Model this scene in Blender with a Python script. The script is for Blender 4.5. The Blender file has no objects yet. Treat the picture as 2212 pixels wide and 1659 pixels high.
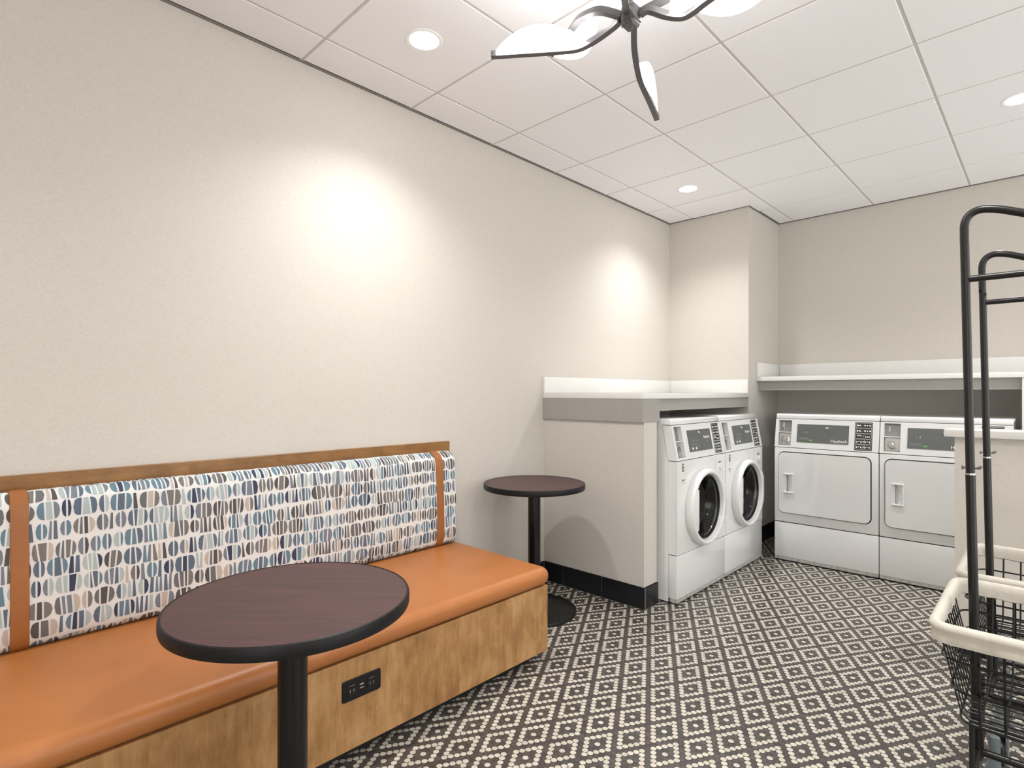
import bpy, bmesh, math, random
from mathutils import Vector, Matrix
random.seed(7)
sc = bpy.context.scene
COL = sc.collection
PI = math.pi
R = math.radians
CZ = 1.275

# ------------------------------------------------------------------ materials
class NT:
    def __init__(s, name):
        s.m = bpy.data.materials.new(name); s.m.use_nodes = True
        s.t = s.m.node_tree; s.n = s.t.nodes; s.l = s.t.links
        s.b = s.n['Principled BSDF']
        s._tc = None
    def node(s, typ, **kw):
        n = s.n.new(typ)
        for k, v in kw.items(): setattr(n, k, v)
        return n
    def put(s, sock, v):
        if isinstance(v, bpy.types.NodeSocket): s.l.new(v, sock)
        else: sock.default_value = v
    def obj(s):
        if not s._tc: s._tc = s.node('ShaderNodeTexCoord')
        return s._tc.outputs['Object']
    def xyz(s, v=None):
        n = s.node('ShaderNodeSeparateXYZ'); s.l.new(v or s.obj(), n.inputs[0]); return n.outputs
    def comb(s, x, y, z):
        n = s.node('ShaderNodeCombineXYZ')
        for i, v in enumerate((x, y, z)): s.put(n.inputs[i], v)
        return n.outputs[0]
    def m_(s, op, a, b=0.0, c=0.0):
        n = s.node('ShaderNodeMath', operation=op)
        s.put(n.inputs[0], a); s.put(n.inputs[1], b); s.put(n.inputs[2], c)
        return n.outputs[0]
    def noise(s, vec, scale=1.0, detail=2.0, rough=0.5):
        n = s.node('ShaderNodeTexNoise'); s.l.new(vec, n.inputs['Vector'])
        n.inputs['Scale'].default_value = scale; n.inputs['Detail'].default_value = detail
        n.inputs['Roughness'].default_value = rough
        return n.outputs['Fac']
    def scalevec(s, x, y, z, v=None):
        n = s.node('ShaderNodeVectorMath', operation='MULTIPLY'); s.l.new(v or s.obj(), n.inputs[0])
        n.inputs[1].default_value = (x, y, z); return n.outputs[0]
    def ramp(s, f, stops):
        n = s.node('ShaderNodeValToRGB'); s.l.new(f, n.inputs[0])
        e = n.color_ramp.elements
        while len(e) < len(stops): e.new(0.5)
        for el, (p, c) in zip(e, stops): el.position = p; el.color = (*c, 1)
        return n.outputs[0]
    def mix(s, f, a, b):
        n = s.node('ShaderNodeMix', data_type='RGBA')
        s.put(n.inputs[0], f)
        for i, v in ((6, a), (7, b)):
            if isinstance(v, tuple) and len(v) == 3: v = (*v, 1)
            s.put(n.inputs[i], v)
        return n.outputs[2]
    def bump(s, h, strength=0.2, dist=0.001):
        n = s.node('ShaderNodeBump'); s.l.new(h, n.inputs['Height'])
        n.inputs['Strength'].default_value = strength; n.inputs['Distance'].default_value = dist
        s.l.new(n.outputs[0], s.b.inputs['Normal'])
    def color(s, c):
        s.put(s.b.inputs['Base Color'], (*c, 1) if isinstance(c, tuple) and len(c) == 3 else c)

def srgb(r, g, b):
    f = lambda v: (v/255/12.92) if v/255 <= 0.04045 else ((v/255+0.055)/1.055)**2.4
    return (f(r), f(g), f(b))

def plain(name, col, rough=0.5, metal=0.0, coat=0.0, vary=0.03, scale=30, spec=0.5):
    t = NT(name)
    f = t.noise(t.obj(), scale, 3)
    a = tuple(max(0, c*(1-vary)) for c in col); b = tuple(min(1, c*(1+vary)) for c in col)
    t.color(t.ramp(f, [(0.3, a), (0.7, b)]))
    t.b.inputs['Roughness'].default_value = rough; t.b.inputs['Metallic'].default_value = metal
    t.b.inputs['Coat Weight'].default_value = coat; t.b.inputs['Coat Roughness'].default_value = 0.08
    t.b.inputs['Specular IOR Level'].default_value = spec
    return t.m

def emit(name, col, s):
    t = NT(name); t.color((0.9, 0.9, 0.9) if s > 1 else (.1, .3, .04)); t.b.inputs['Emission Color'].default_value = (*col, 1)
    t.b.inputs['Emission Strength'].default_value = s
    return t.m

def wall_mat():
    t = NT('woven_wallpaper')
    x, y, z = t.xyz()
    h = t.m_('ADD', x, y)
    a = t.noise(t.comb(t.m_('MULTIPLY', h, 70), 0.3, t.m_('MULTIPLY', z, 620)), 1, 2)
    b = t.noise(t.comb(t.m_('MULTIPLY', h, 620), 3.3, t.m_('MULTIPLY', z, 90)), 1, 2)
    c = t.m_('ADD', t.m_('MULTIPLY', a, 0.55), t.m_('MULTIPLY', b, 0.45))
    base = (0.615, 0.58, 0.53)
    t.color(t.ramp(c, [(0.34, tuple(v*0.91 for v in base)), (0.5, base), (0.66, tuple(v*1.06 for v in base))]))
    t.b.inputs['Roughness'].default_value = 0.62
    t.b.inputs['Specular IOR Level'].default_value = 0.35
    t.bump(c, 0.25, 0.0008)
    return t.m

def floor_mat():
    t = NT('penny_round_mosaic')
    x, y, z = t.xyz()
    d = 0.13665/6; s3 = math.sqrt(3)
    x = t.m_('ADD', x, 0.6370 + 60*d); y = t.m_('ADD', y, -2.1425 + 60*d*s3/1.0)
    def cand(ox, oy):
        px = t.m_('MULTIPLY', t.m_('ROUND', t.m_('DIVIDE', t.m_('SUBTRACT', x, ox), d)), d)
        py = t.m_('MULTIPLY', t.m_('ROUND', t.m_('DIVIDE', t.m_('SUBTRACT', y, oy), d*s3)), d*s3)
        px = t.m_('ADD', px, ox); py = t.m_('ADD', py, oy)
        dx = t.m_('SUBTRACT', x, px); dy = t.m_('SUBTRACT', y, py)
        r = t.m_('SQRT', t.m_('ADD', t.m_('MULTIPLY', dx, dx), t.m_('MULTIPLY', dy, dy)))
        return px, py, r
    ax, ay, ar = cand(0, 0); bx, by, br = cand(d/2, d*s3/2)
    k = t.m_('LESS_THAN', ar, br); k2 = t.m_('SUBTRACT', 1.0, k)
    pick = lambda p, q: t.m_('ADD', t.m_('MULTIPLY', p, k), t.m_('MULTIPLY', q, k2))
    px = pick(ax, bx); py = pick(ay, by); r = t.m_('MINIMUM', ar, br)
    S = t.m_('DIVIDE', px, d*0.5); D = t.m_('DIVIDE', py, d*s3/2)
    i = t.m_('ROUND', t.m_('MULTIPLY', t.m_('ADD', S, D), 0.5)); j = t.m_('ROUND', t.m_('MULTIPLY', t.m_('SUBTRACT', S, D), 0.5))
    # p = d*(i*e1 + j*e2); the offsets added above are whole periods
    def wrap(v):
        return t.m_('ABSOLUTE', t.m_('SUBTRACT', t.m_('FLOORED_MODULO', t.m_('ADD', v, 603.0-0.0), 6.0), 3.0))
    wi = wrap(i); wj = wrap(j)
    mx = t.m_('MAXIMUM', wi, wj)
    ring = t.m_('COMPARE', mx, 2.0, 0.2); cen = t.m_('LESS_THAN', mx, 0.5)
    wt = t.m_('MAXIMUM', ring, cen)
    rnd = t.node('ShaderNodeTexWhiteNoise', noise_dimensions='3D'); t.l.new(t.comb(i, j, 0.0), rnd.inputs['Vector'])
    rv = rnd.outputs['Value']
    dark = t.ramp(rv, [(0.0, srgb(66, 61, 58)), (0.5, srgb(74, 69, 66)), (1.0, srgb(83, 78, 74))])
    light = t.ramp(rv, [(0.0, srgb(188, 181, 167)), (1.0, srgb(204, 198, 185))])
    inside = t.m_('LESS_THAN', r, 0.0105)
    grout = srgb(62, 57, 54)
    c = t.mix(inside, grout, t.mix(wt, dark, light))
    t.color(c)
    edge = t.node('ShaderNodeMapRange', interpolation_type='SMOOTHSTEP')
    t.l.new(r, edge.inputs[0])
    for q, v in zip((1, 2, 3, 4), (0.0085, 0.0112, 1.0, 0.0)): edge.inputs[q].default_value = v
    t.bump(edge.outputs[0], 0.35, 0.0008)
    t.put(t.b.inputs['Roughness'], t.mix(inside, (0.7, 0.7, 0.7), (0.33, 0.33, 0.33)))
    return t.m

def wood_mat(name, axis='z', seams=None, dk=(126, 88, 48), md=(166, 123, 76), lt=(192, 152, 104), sx=1.0, rough=0.38):
    t = NT(name)
    x, y, z = t.xyz()
    if axis == 'z': a, l = y, z
    else: a, l = z, y
    if seams:
        idx = t.m_('FLOOR', t.m_('DIVIDE', t.m_('ADD', y, seams[0]), seams[1]))
    else: idx = 0.0
    off = t.m_('MULTIPLY', idx, 7.31) if seams else 0.0
    v = t.comb(t.m_('ADD', t.m_('MULTIPLY', a, 34*sx), off), t.m_('MULTIPLY', x, 5), t.m_('ADD', t.m_('MULTIPLY', l, 5.5*sx), off))
    n1 = t.noise(v, 1.0, 6, 0.62)
    v2 = t.comb(t.m_('ADD', t.m_('MULTIPLY', a, 160*sx), off), 0.0, t.m_('MULTIPLY', l, 14*sx))
    n2 = t.noise(v2, 1.0, 3, 0.6)
    v3 = t.comb(t.m_('ADD', t.m_('MULTIPLY', a, 9), off), 2.0, t.m_('MULTIPLY', l, 7))
    n3 = t.noise(v3, 1.0, 4, 0.65)
    c = t.m_('ADD', t.m_('ADD', t.m_('MULTIPLY', n1, 0.38), t.m_('MULTIPLY', n2, 0.12)), t.m_('MULTIPLY', n3, 0.5))
    if seams:
        w = t.node('ShaderNodeTexWhiteNoise', noise_dimensions='1D'); t.l.new(idx, w.inputs['W'])
        c = t.m_('ADD', c, t.m_('MULTIPLY', t.m_('SUBTRACT', w.outputs[0], 0.5), 0.05))
    col = t.ramp(c, [(0.33, srgb(*dk)), (0.50, srgb(*md)), (0.66, srgb(*lt))])
    t.color(col)
    t.b.inputs['Roughness'].default_value = rough
    t.bump(n2, 0.05, 0.0005)
    return t.m

def laminate_mat():
    t = NT('mahogany_laminate')
    v = t.noise(t.scalevec(7, 330, 1), 1, 4, 0.6)
    w = t.noise(t.scalevec(3, 40, 1), 1, 3, 0.6)
    c = t.m_('ADD', t.m_('MULTIPLY', v, 0.6), t.m_('MULTIPLY', w, 0.4))
    t.color(t.ramp(c, [(0.36, srgb(52, 28, 28)), (0.52, srgb(69, 38, 39)), (0.66, srgb(88, 52, 52))]))
    t.b.inputs['Roughness'].default_value = 0.42
    return t.m

def leather_mat(name, c):
    t = NT(name)
    v = t.node('ShaderNodeTexVoronoi'); t.l.new(t.obj(), v.inputs['Vector']); v.inputs['Scale'].default_value = 420
    n = t.noise(t.obj(), 6, 3)
    t.color(t.ramp(n, [(0.3, tuple(q*0.93 for q in c)), (0.7, tuple(min(1, q*1.07) for q in c))]))
    t.b.inputs['Roughness'].default_value = 0.40
    t.bump(v.outputs['Distance'], 0.22, 0.0007)
    return t.m

def tile_mat():
    t = NT('acoustic_ceiling_tile')
    f = t.noise(t.obj(), 240, 3)
    t.color(t.ramp(f, [(0.35, (0.875, 0.872, 0.89)), (0.6, (0.90, 0.897, 0.92))]))
    t.b.inputs['Roughness'].default_value = 0.9
    t.bump(f, 0.05, 0.0003)
    return t.m

M = {}
M['wall'] = wall_mat(); M['floor'] = floor_mat(); M['tile'] = tile_mat()
M['grid'] = plain('painted_ceiling_grid', (0.60, 0.58, 0.56), 0.6)
M['paint'] = plain('white_wall_paint', (0.80, 0.78, 0.74), 0.6, vary=0.01)
M['groove'] = plain('shadow_gap_grey', (0.23, 0.215, 0.20), 0.8)
M['wood'] = wood_mat('maple_veneer', 'z', (0.079, 0.2695))
M['woodtrim'] = wood_mat('maple_trim_board', 'y', (0.4, 0.9), (104, 68, 30), (136, 94, 46), (156, 112, 62))
M['leather'] = leather_mat('orange_leatherette', srgb(172, 108, 57))
M['strap'] = leather_mat('tan_leather_strap', srgb(152, 94, 46))
M['laminate'] = laminate_mat()
M['edge'] = plain('black_rubber_edge', (0.006, 0.006, 0.007), 0.45, spec=.3)
M['column'] = plain('black_gloss_column', (0.004, 0.004, 0.005), 0.22, spec=.4)
M['base'] = plain('black_cast_base', (0.006, 0.006, 0.007), 0.38, spec=.35)
M['counter'] = plain('white_solid_surface', (0.78, 0.775, 0.75), 0.28, vary=0.01)
M['apron'] = plain('grey_laminate_apron', (0.36, 0.345, 0.32), 0.4, vary=0.02)
M['base_tile'] = plain('black_base_tile', (0.011, 0.012, 0.015), 0.30, vary=0.12, spec=.4)
M['grout'] = plain('grey_grout', (0.12, 0.12, 0.12), 0.8)
M['enamel'] = plain('white_appliance_enamel', (0.76, 0.77, 0.765), 0.25, vary=0.006, coat=1.0)
M['enamel'].node_tree.nodes['Principled BSDF'].inputs['Coat Roughness'].default_value = 0.01
M['enamel'].node_tree.nodes['Principled BSDF'].inputs['Coat IOR'].default_value = 1.6
M['enamel2'] = plain('white_appliance_plastic', (0.74, 0.75, 0.745), 0.22, vary=0.006)
M['toestrip'] = plain('scuffed_grey_strip', (0.42, 0.42, 0.40), 0.5, vary=0.25, scale=45)
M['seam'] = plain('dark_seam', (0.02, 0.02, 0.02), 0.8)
M['ctrl'] = plain('grey_control_panel', (0.115, 0.125, 0.120), 0.35, vary=0.02)
M['ctrl2'] = plain('grey_display_area', (0.095, 0.105, 0.10), 0.3, vary=0.02)
M['blackp'] = plain('black_sticker', (0.02, 0.02, 0.02), 0.4)
M['white'] = plain('white_print', (0.85, 0.85, 0.83), 0.5)
M['greyp'] = plain('grey_print', (0.30, 0.32, 0.31), 0.5)
M['green'] = emit('green_indicator', (0.30, 0.75, 0.10), 0.10)
M['chrome'] = plain('brushed_chrome', (0.62, 0.62, 0.60), 0.22, 1.0)
M['steel'] = plain('stainless_drum', (0.42, 0.42, 0.42), 0.28, 1.0, vary=0.2, scale=90)
M['coinpl'] = plain('grey_coin_plate', (0.30, 0.30, 0.29), 0.35, 0.6)
M['rubber'] = plain('black_gasket', (0.008, 0.008, 0.009), 0.35, spec=.3)
M['wire'] = plain('black_coated_wire', (0.006, 0.006, 0.006), 0.3, spec=.35)
M['rack'] = plain('black_satin_tube', (0.010, 0.0095, 0.009), 0.30, spec=.4)
M['canvas'] = plain('cream_canvas', (0.56, 0.525, 0.46), 0.85, vary=0.06, scale=60)
M['caster'] = plain('grey_caster_plastic', (0.15, 0.185, 0.195), 0.4)
M['gunmetal'] = plain('gunmetal_tube', (0.13, 0.125, 0.13), 0.36, 0.25)
M['lit'] = emit('lit_acrylic_leaf', (1.0, 0.985, 0.965), 11.0)
M['lens'] = emit('lit_downlight_lens', (1.0, 0.985, 0.96), 22.0)
M['trimw'] = plain('white_light_trim', (0.9, 0.9, 0.89), 0.4)
M['toe'] = plain('black_toe_kick', (0.012, 0.012, 0.012), 0.5)
g = NT('dark_door_glass'); g.color((0.75, 0.78, 0.78)); g.b.inputs['Roughness'].default_value = 0.03
g.b.inputs['Transmission Weight'].default_value = 1.0; g.b.inputs['IOR'].default_value = 1.45
M['glass'] = g.m
# basic fabric colours
def fabric(name, c, stripes=False):
    t = NT(name)
    x, y, z = t.xyz()
    w = t.noise(t.comb(t.m_('MULTIPLY', y, 700), 0.0, t.m_('MULTIPLY', z, 700)), 1, 1)
    cc = tuple(q*0.90 for q in c); c2 = tuple(min(1, q*1.08) for q in c)
    col = t.ramp(w, [(0.35, cc), (0.65, c2)])
    if stripes:
        s = t.m_('GREATER_THAN', t.m_('SINE', t.m_('MULTIPLY', y, 1900)), 0.35)
        col = t.mix(t.m_('MULTIPLY', s, 0.55), col, tuple(q*0.35 for q in c))
    t.color(col); t.b.inputs['Roughness'].default_value = 0.85
    t.bump(w, 0.2, 0.0006)
    return t.m
FAB = [fabric('fabric_ground', srgb(222, 221, 219)),
       fabric('fabric_navy', srgb(58, 68, 92), True), fabric('fabric_ink', srgb(54, 55, 66)),
       fabric('fabric_steel', srgb(96, 112, 130), True), fabric('fabric_teal', srgb(98, 126, 142)),
       fabric('fabric_aqua', srgb(168, 182, 182)), fabric('fabric_slate', srgb(116, 124, 136)),
       fabric('fabric_taupe', srgb(126, 122, 118), True), fabric('fabric_brown', srgb(82, 78, 76)),
       fabric('fabric_sand', srgb(186, 174, 162)), fabric('fabric_grey', srgb(104, 104, 106))]

# ------------------------------------------------------------------ mesh helpers
class MB:
    def __init__(s): s.bm = bmesh.new(); s.mi = 0
    def _f(s, vs, smooth=False):
        try: f = s.bm.faces.new(vs)
        except ValueError: return None
        f.material_index = s.mi; f.smooth = smooth; return f
    def box(s, x0, x1, y0, y1, z0, z1, bev=0.0, seg=2):
        if bev > 0:
            tmp = bmesh.new(); bmesh.ops.create_cube(tmp, size=1)
            for v in tmp.verts:
                v.co = Vector(((x0+x1)/2+v.co.x*(x1-x0), (y0+y1)/2+v.co.y*(y1-y0), (z0+z1)/2+v.co.z*(z1-z0)))
            bmesh.ops.bevel(tmp, geom=list(tmp.edges), offset=bev, segments=seg, affect='EDGES', profile=0.5)
            s.merge(tmp); return s
        P = [(x0,y0,z0),(x1,y0,z0),(x1,y1,z0),(x0,y1,z0),(x0,y0,z1),(x1,y0,z1),(x1,y1,z1),(x0,y1,z1)]
        v = [s.bm.verts.new(p) for p in P]
        for q in ((0,3,2,1),(4,5,6,7),(0,1,5,4),(1,2,6,5),(2,3,7,6),(3,0,4,7)): s._f([v[i] for i in q])
        return s
    def merge(s, tmp, mat=None):
        if mat: tmp.transform(mat)
        mp = {}
        for v in tmp.verts: mp[v] = s.bm.verts.new(v.co)
        for f in tmp.faces: s._f([mp[v] for v in f.verts], f.smooth)
        tmp.free()
    def prism(s, pts, vec, bev=0.0, seg=2):
        """closed polygon pts (3d list) extruded by vec"""
        tmp = bmesh.new(); vec = Vector(vec)
        a = [tmp.verts.new(p) for p in pts]; b = [tmp.verts.new(Vector(p)+vec) for p in pts]
        n = len(pts)
        tmp.faces.new(a[::-1]); tmp.faces.new(b)
        for i in range(n): tmp.faces.new((a[i], a[(i+1) % n], b[(i+1) % n], b[i]))
        bmesh.ops.recalc_face_normals(tmp, faces=list(tmp.faces))
        if bev: bmesh.ops.bevel(tmp, geom=list(tmp.edges), offset=bev, segments=seg, affect='EDGES', profile=0.5)
        s.merge(tmp); return s
    def tube(s, pts, r, n=10, square=False, closed=False, cap=True):
        pts = [Vector(p) for p in pts]; N = len(pts)
        if square: n = 4
        rings = []; up = None
        for i, p in enumerate(pts):
            if closed: t = (pts[(i+1) % N]-pts[i-1]).normalized()
            else:
                t = ((pts[min(i+1, N-1)]-p).normalized() + (p-pts[max(i-1, 0)]).normalized())
                t = t.normalized() if t.length > 1e-6 else Vector((0, 0, 1))
            if up is None:
                ref = Vector((0, 0, 1)) if abs(t.z) < 0.9 else Vector((0, 1, 0))
                up = (ref - t*ref.dot(t)).normalized()
            else:
                up = (up - t*up.dot(t)); up = up.normalized()
            side = t.cross(up)
            rr = r[i] if isinstance(r, (list, tuple)) else r
            ring = []
            for k in range(n):
                a = 2*PI*k/n + (PI/4 if square else 0)
                q = rr*(1.4142 if square else 1)
                ring.append(s.bm.verts.new(p + (up*math.cos(a)+side*math.sin(a))*q))
            rings.append(ring)
        M_ = N if closed else N-1
        for i in range(M_):
            a, b = rings[i], rings[(i+1) % N]
            for k in range(n):
                s._f((a[k], b[k], b[(k+1) % n], a[(k+1) % n]), not square)
        if cap and not closed:
            s._f(rings[0]); s._f(rings[-1][::-1])
        return s
    def lathe(s, prof, origin=(0,0,0), axis='z', n=48, cap0=False, cap1=False):
        """prof: list of (r, h)"""
        o = Vector(origin); rings = []
        for r, h in prof:
            ring = []
            for k in range(n):
                a = 2*PI*k/n
                if axis == 'z': p = Vector((r*math.cos(a), r*math.sin(a), h))
                elif axis == 'y': p = Vector((r*math.cos(a), h, r*math.sin(a)))
                else: p = Vector((h, r*math.cos(a), r*math.sin(a)))
                ring.append(s.bm.verts.new(o+p))
            rings.append(ring)
        for a, b in zip(rings, rings[1:]):
            for k in range(n): s._f((a[k], a[(k+1) % n], b[(k+1) % n], b[k]), True)
        if cap0: s._f(rings[0][::-1])
        if cap1: s._f(rings[-1])
        return s
    def build(s, name, mat, parent=None, smooth=None, recalc=True, angle=32, split=False):
        if split:                       # every separate piece becomes an object of its own
            todo = set(s.bm.verts); outs = []
            while todo:
                st = [next(iter(todo))]; isl = set(st)
                while st:
                    for e in st.pop().link_edges:
                        for v in e.verts:
                            if v not in isl: isl.add(v); st.append(v)
                todo -= isl
                m = MB(); mp = {v: m.bm.verts.new(v.co) for v in isl}
                for f in s.bm.faces:
                    if f.verts[0] in isl: m._f([mp[v] for v in f.verts], f.smooth)
                outs.append(m)
            s.bm.free()
            return [m.build(name, mat, parent, smooth, recalc, angle) for m in outs]
        if recalc: bmesh.ops.recalc_face_normals(s.bm, faces=list(s.bm.faces))
        me = bpy.data.meshes.new(name); s.bm.to_mesh(me); s.bm.free()
        for m in (mat if isinstance(mat, list) else [mat]): me.materials.append(m)
        if smooth is not False:
            for p in me.polygons: p.use_smooth = True
            me.set_sharp_from_angle(angle=R(angle))
        o = bpy.data.objects.new(name, me); COL.objects.link(o)
        if parent is not None:
            o.parent = parent
        return o

def thing(name, label, cat, loc=(0,0,0), rz=0, group=None):
    o = bpy.data.objects.new(name, None); COL.objects.link(o)
    o.location = loc; o.rotation_euler = (0, 0, rz); o.empty_display_size = 0.05
    o['label'] = label; o['category'] = cat
    if group: o['group'] = group
    return o
def tag(o, label, cat, group=None):
    o['label'] = label; o['category'] = cat
    if group: o['group'] = group
    return o
def struct(o): o['kind'] = 'structure'; return o
def localize(root):
    """children meshes were built in world coordinates: move them into the root's frame"""
    inv = Matrix.LocRotScale(root.location, root.rotation_euler, None).inverted()
    for ch in kids(root): ch.data.transform(inv)
KIDS = {}
def kids(o): return [c for c in bpy.data.objects if c.parent == o]
def all_kids(o):
    r = []
    for c in kids(o): r.append(c); r += all_kids(c)
    return r
def copy_tree(o, parent=None):
    c = o.copy(); COL.objects.link(c); c.parent = parent
    for ch in kids(o): copy_tree(ch, c)
    return c
def text_bm(txt, size, thick=0.0):
    cu = bpy.data.curves.new('lettering', 'FONT'); cu.body = txt; cu.size = size; cu.offset = thick
    cu.align_x = 'LEFT'; cu.extrude = 0.0004
    o = bpy.data.objects.new('lettering', cu); COL.objects.link(o)
    dg = bpy.context.evaluated_depsgraph_get(); dg.update()
    me = bpy.data.meshes.new_from_object(o.evaluated_get(dg))
    bm = bmesh.new(); bm.from_mesh(me)
    bpy.data.objects.remove(o); bpy.data.curves.remove(cu); bpy.data.meshes.remove(me)
    return bm

# ------------------------------------------------------------------ room
XL, XR, YN, YB, ZC = -2.497, 2.35, -2.3, 5.33, 2.811
YC, XC = 4.64, -1.785          # boxed column beside the dryer alcove
struct(MB().box(XL-.12, XR+.12, YN-.12, YB+.12, -.06, 0).build('floor', M['floor'], smooth=False))
struct(MB().box(XL-.12, XL, YN-.12, YB+.12, 0, ZC+.15).build('wall_left', M['wall'], smooth=False))
struct(MB().box(XL, XR, YB, YB+.12, 0, ZC+.15).build('wall_back', M['wall'], smooth=False))
# openings added in the unseen right and near walls admit world light as fill
struct(MB().box(XR, XR+.12, YB-.25, YB+.12, 0, ZC+.15).box(XR, XR+.12, YN-.12, .4, 0, ZC+.15).box(XR, XR+.12, .4, YB-.25, 2.7, ZC+.15).build('wall_right', M['paint'], smooth=False))
struct(MB().box(XL, .4, YN-.12, YN, 0, ZC+.15).box(.4, XR, YN-.12, YN, 2.7, ZC+.15).build('wall_near', M['paint'], smooth=False))
struct(MB().box(XL, XC, YC, YB, 0, ZC+.1).build('wall_column', M['wall'], smooth=False))
# ceiling: lay-in tiles with a thin reveal, grid bars seen in the reveal
T = .61; GX0, GY0 = -2.261, 1.1735
xs = [XL+.012] + [GX0+T*k for k in range(0, 8) if GX0+T*k < XR-.05] + [XR-.012]
ys = [YN+.012] + sorted([GY0+T*k for k in range(-6, 8) if YN+.05 < GY0+T*k < YB-.04]) + [YB-.012]
cb = MB(); hw = .0065
def tile(x0, x1, y0, y1):
    cb.box(x0+hw, x1-hw, y0+hw, y1-hw, ZC, ZC+.02, .002, 1)
for a, b in zip(xs, xs[1:]):
    for c_, d_ in zip(ys, ys[1:]):
        if d_ > YC and a < XC:
            if c_ < YC-.02 and b > XC+.02:      # tile notched around the boxed column
                x0, x1, y0, y1, xm, ym = a+hw, b-hw, c_+hw, d_-hw, XC+.012, YC-.012
                cb.prism([(x0, y0, ZC), (x1, y0, ZC), (x1, y1, ZC), (xm, y1, ZC), (xm, ym, ZC), (x0, ym, ZC)], (0, 0, .02))
            elif c_ < YC-.02: tile(a, b, c_, YC-.012)
            elif b > XC+.02: tile(XC+.012, b, c_, d_)
        else: tile(a, b, c_, d_)
struct(cb.build('ceiling', M['tile'], smooth=False))
gb = MB()
for x in xs[1:-1]: gb.box(x-.012, x+.012, YN, YB, ZC+.0035, ZC+.012)
for y in ys[1:-1]: gb.box(XL, XR, y-.012, y+.012, ZC+.0030, ZC+.0115)
struct(gb.build('trim_1', M['grid'], smooth=False))
gb = MB()
gb.box(XL, XR, YN, YB, ZC+.0225, ZC+.03)
struct(gb.build('trim_2', M['groove'], smooth=False))
# perimeter angle, its shadow gap painted as a dark line under the tile edge
gb = MB()
def edge_strip(x0, x1, y0, y1): gb.box(x0, x1, y0, y1, ZC-.004, ZC+.004)
edge_strip(XL+.0005, XL+.009, YN, YC); edge_strip(XL, XC, YC-.009, YC-.0005)
edge_strip(XC+.0005, XC+.009, YC-.009, YB); edge_strip(XC, XR, YB-.009, YB-.0005)
struct(gb.build('trim_3', M['groove'], smooth=False))

# partition wall beside the washers with its grey band
PX1, PY0, PY1 = -1.722, 2.897, 3.045
struct(MB().box(XL, PX1, PY0, PY1, 0, 1.10).build('wall_partition_left', M['wall'], smooth=False))
struct(MB().box(-.342, XR, 3.50, 3.64, 0, 1.06).build('wall_partition_right', M['wall'], smooth=False))
struct(MB().box(-.380, XR, 3.46, 3.68, 1.0605, 1.096, .003).build('trim_4', M['counter']))

def baseboard(name, runs):
    b = MB(); gt = MB()
    for (x0, y0, x1, y1, nx, ny, ph) in runs:
        L = math.hypot(x1-x0, y1-y0); tx, ty = (x1-x0)/L, (y1-y0)/L
        s = -ph
        while s < L:
            a, e = max(0, s)+(.0012 if s > 0 else 0), min(L, s+.305)-.0012
            if e-a > .004:
                pts = [(x0+tx*a, y0+ty*a), (x0+tx*e, y0+ty*e), (x0+tx*e+nx*.012, y0+ty*e+ny*.012), (x0+tx*a+nx*.012, y0+ty*a+ny*.012)]
                b.prism([(p[0], p[1], .003) for p in pts], (0, 0, .125), .0015, 1)
            s += .305
        pts = [(x0, y0), (x1, y1), (x1+nx*.010, y1+ny*.010), (x0+nx*.010, y0+ny*.010)]
        gt.prism([(p[0], p[1], 0) for p in pts], (0, 0, .128))
    o = struct(b.build(name, M['base_tile']))
    g_ = gt.build('grout', M['grout'], o, smooth=False)
baseboard('baseboard_left', [(XL, 2.06, XL, 2.885, 1, 0, .1), (XL, 3.05, XL, YC, 1, 0, .1)])
baseboard('baseboard_partition', [(XL+.0125, PY0, PX1+.0125, PY0, 0, -1, .1405), (PX1, PY0, PX1, PY1, 1, 0, 0)])
baseboard('baseboard_column', [(XC, YC, XC, YB, 1, 0, .0), (XL+.0125, YC, XC+.0125, YC, 0, -1, .1)])
baseboard('baseboard_back', [(XC+.0125, YB, XR, YB, 0, -1, .1)])
baseboard('baseboard_right', [(-.342, 3.50, XR, 3.50, 0, -1, .1)])

# ------------------------------------------------------------------ counters
def make_counter_left():
    t = thing('folding_counter', 'white folding counter above the washers, running over the low partition wall', 'counter', (-2.1, 3.7, 1.24))
    MB().prism([(XL+.001, 2.88, 1.24), (-1.713, 2.88, 1.24), (-1.775, YC-.001, 1.24), (XL+.001, YC-.001, 1.24)], (0, 0, .035), .003).build('countertop', M['counter'], t)
    MB().box(XL+.0005, XL+.019, 2.88, YC-.001, 1.2755, 1.386, .002).box(XL+.0195, XC, YC-.019, YC-.0005, 1.2755, 1.386, .002).build('backsplash', M['counter'], t)
    b = MB().box(XL+.001, -1.718, 2.882, 3.075, 1.1005, 1.2395, .001, 1)
    b.build('fascia', M['apron'], t)
    b = MB(); b.prism([(-1.755, 3.076, 1.163), (-1.790, YC-.002, 1.163), (-1.81, YC-.002, 1.163), (-1.775, 3.076, 1.163)], (0, 0, .0765))
    b.build('apron', M['apron'], t, smooth=False)
    localize(t); return t
make_counter_left()
def make_counter_back():
    t = thing('folding_counter', 'long white counter over the dryers against the back wall, with grey apron', 'counter', (-.9, 5.0, 1.375))
    MB().box(XC+.001, 1.2, 4.80, YB-.001, 1.375, 1.411, .003).build('countertop', M['counter'], t)
    MB().box(XC+.02, 1.2, YB-.019, YB-.0005, 1.4115, 1.532, .002).box(XC+.0005, XC+.019, 4.80, YB-.0005, 1.4115, 1.532, .002).build('backsplash', M['counter'], t)
    MB().box(XC+.001, 1.2, 4.845, 4.863, 1.298, 1.3745, .001, 1).build('apron', M['apron'], t)
    MB().box(-.132, -.094, 4.81, YB-.02, .001, 1.3745, .001, 1).build('end_panel', M['counter'], t)
    localize(t); return t
make_counter_back()

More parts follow.
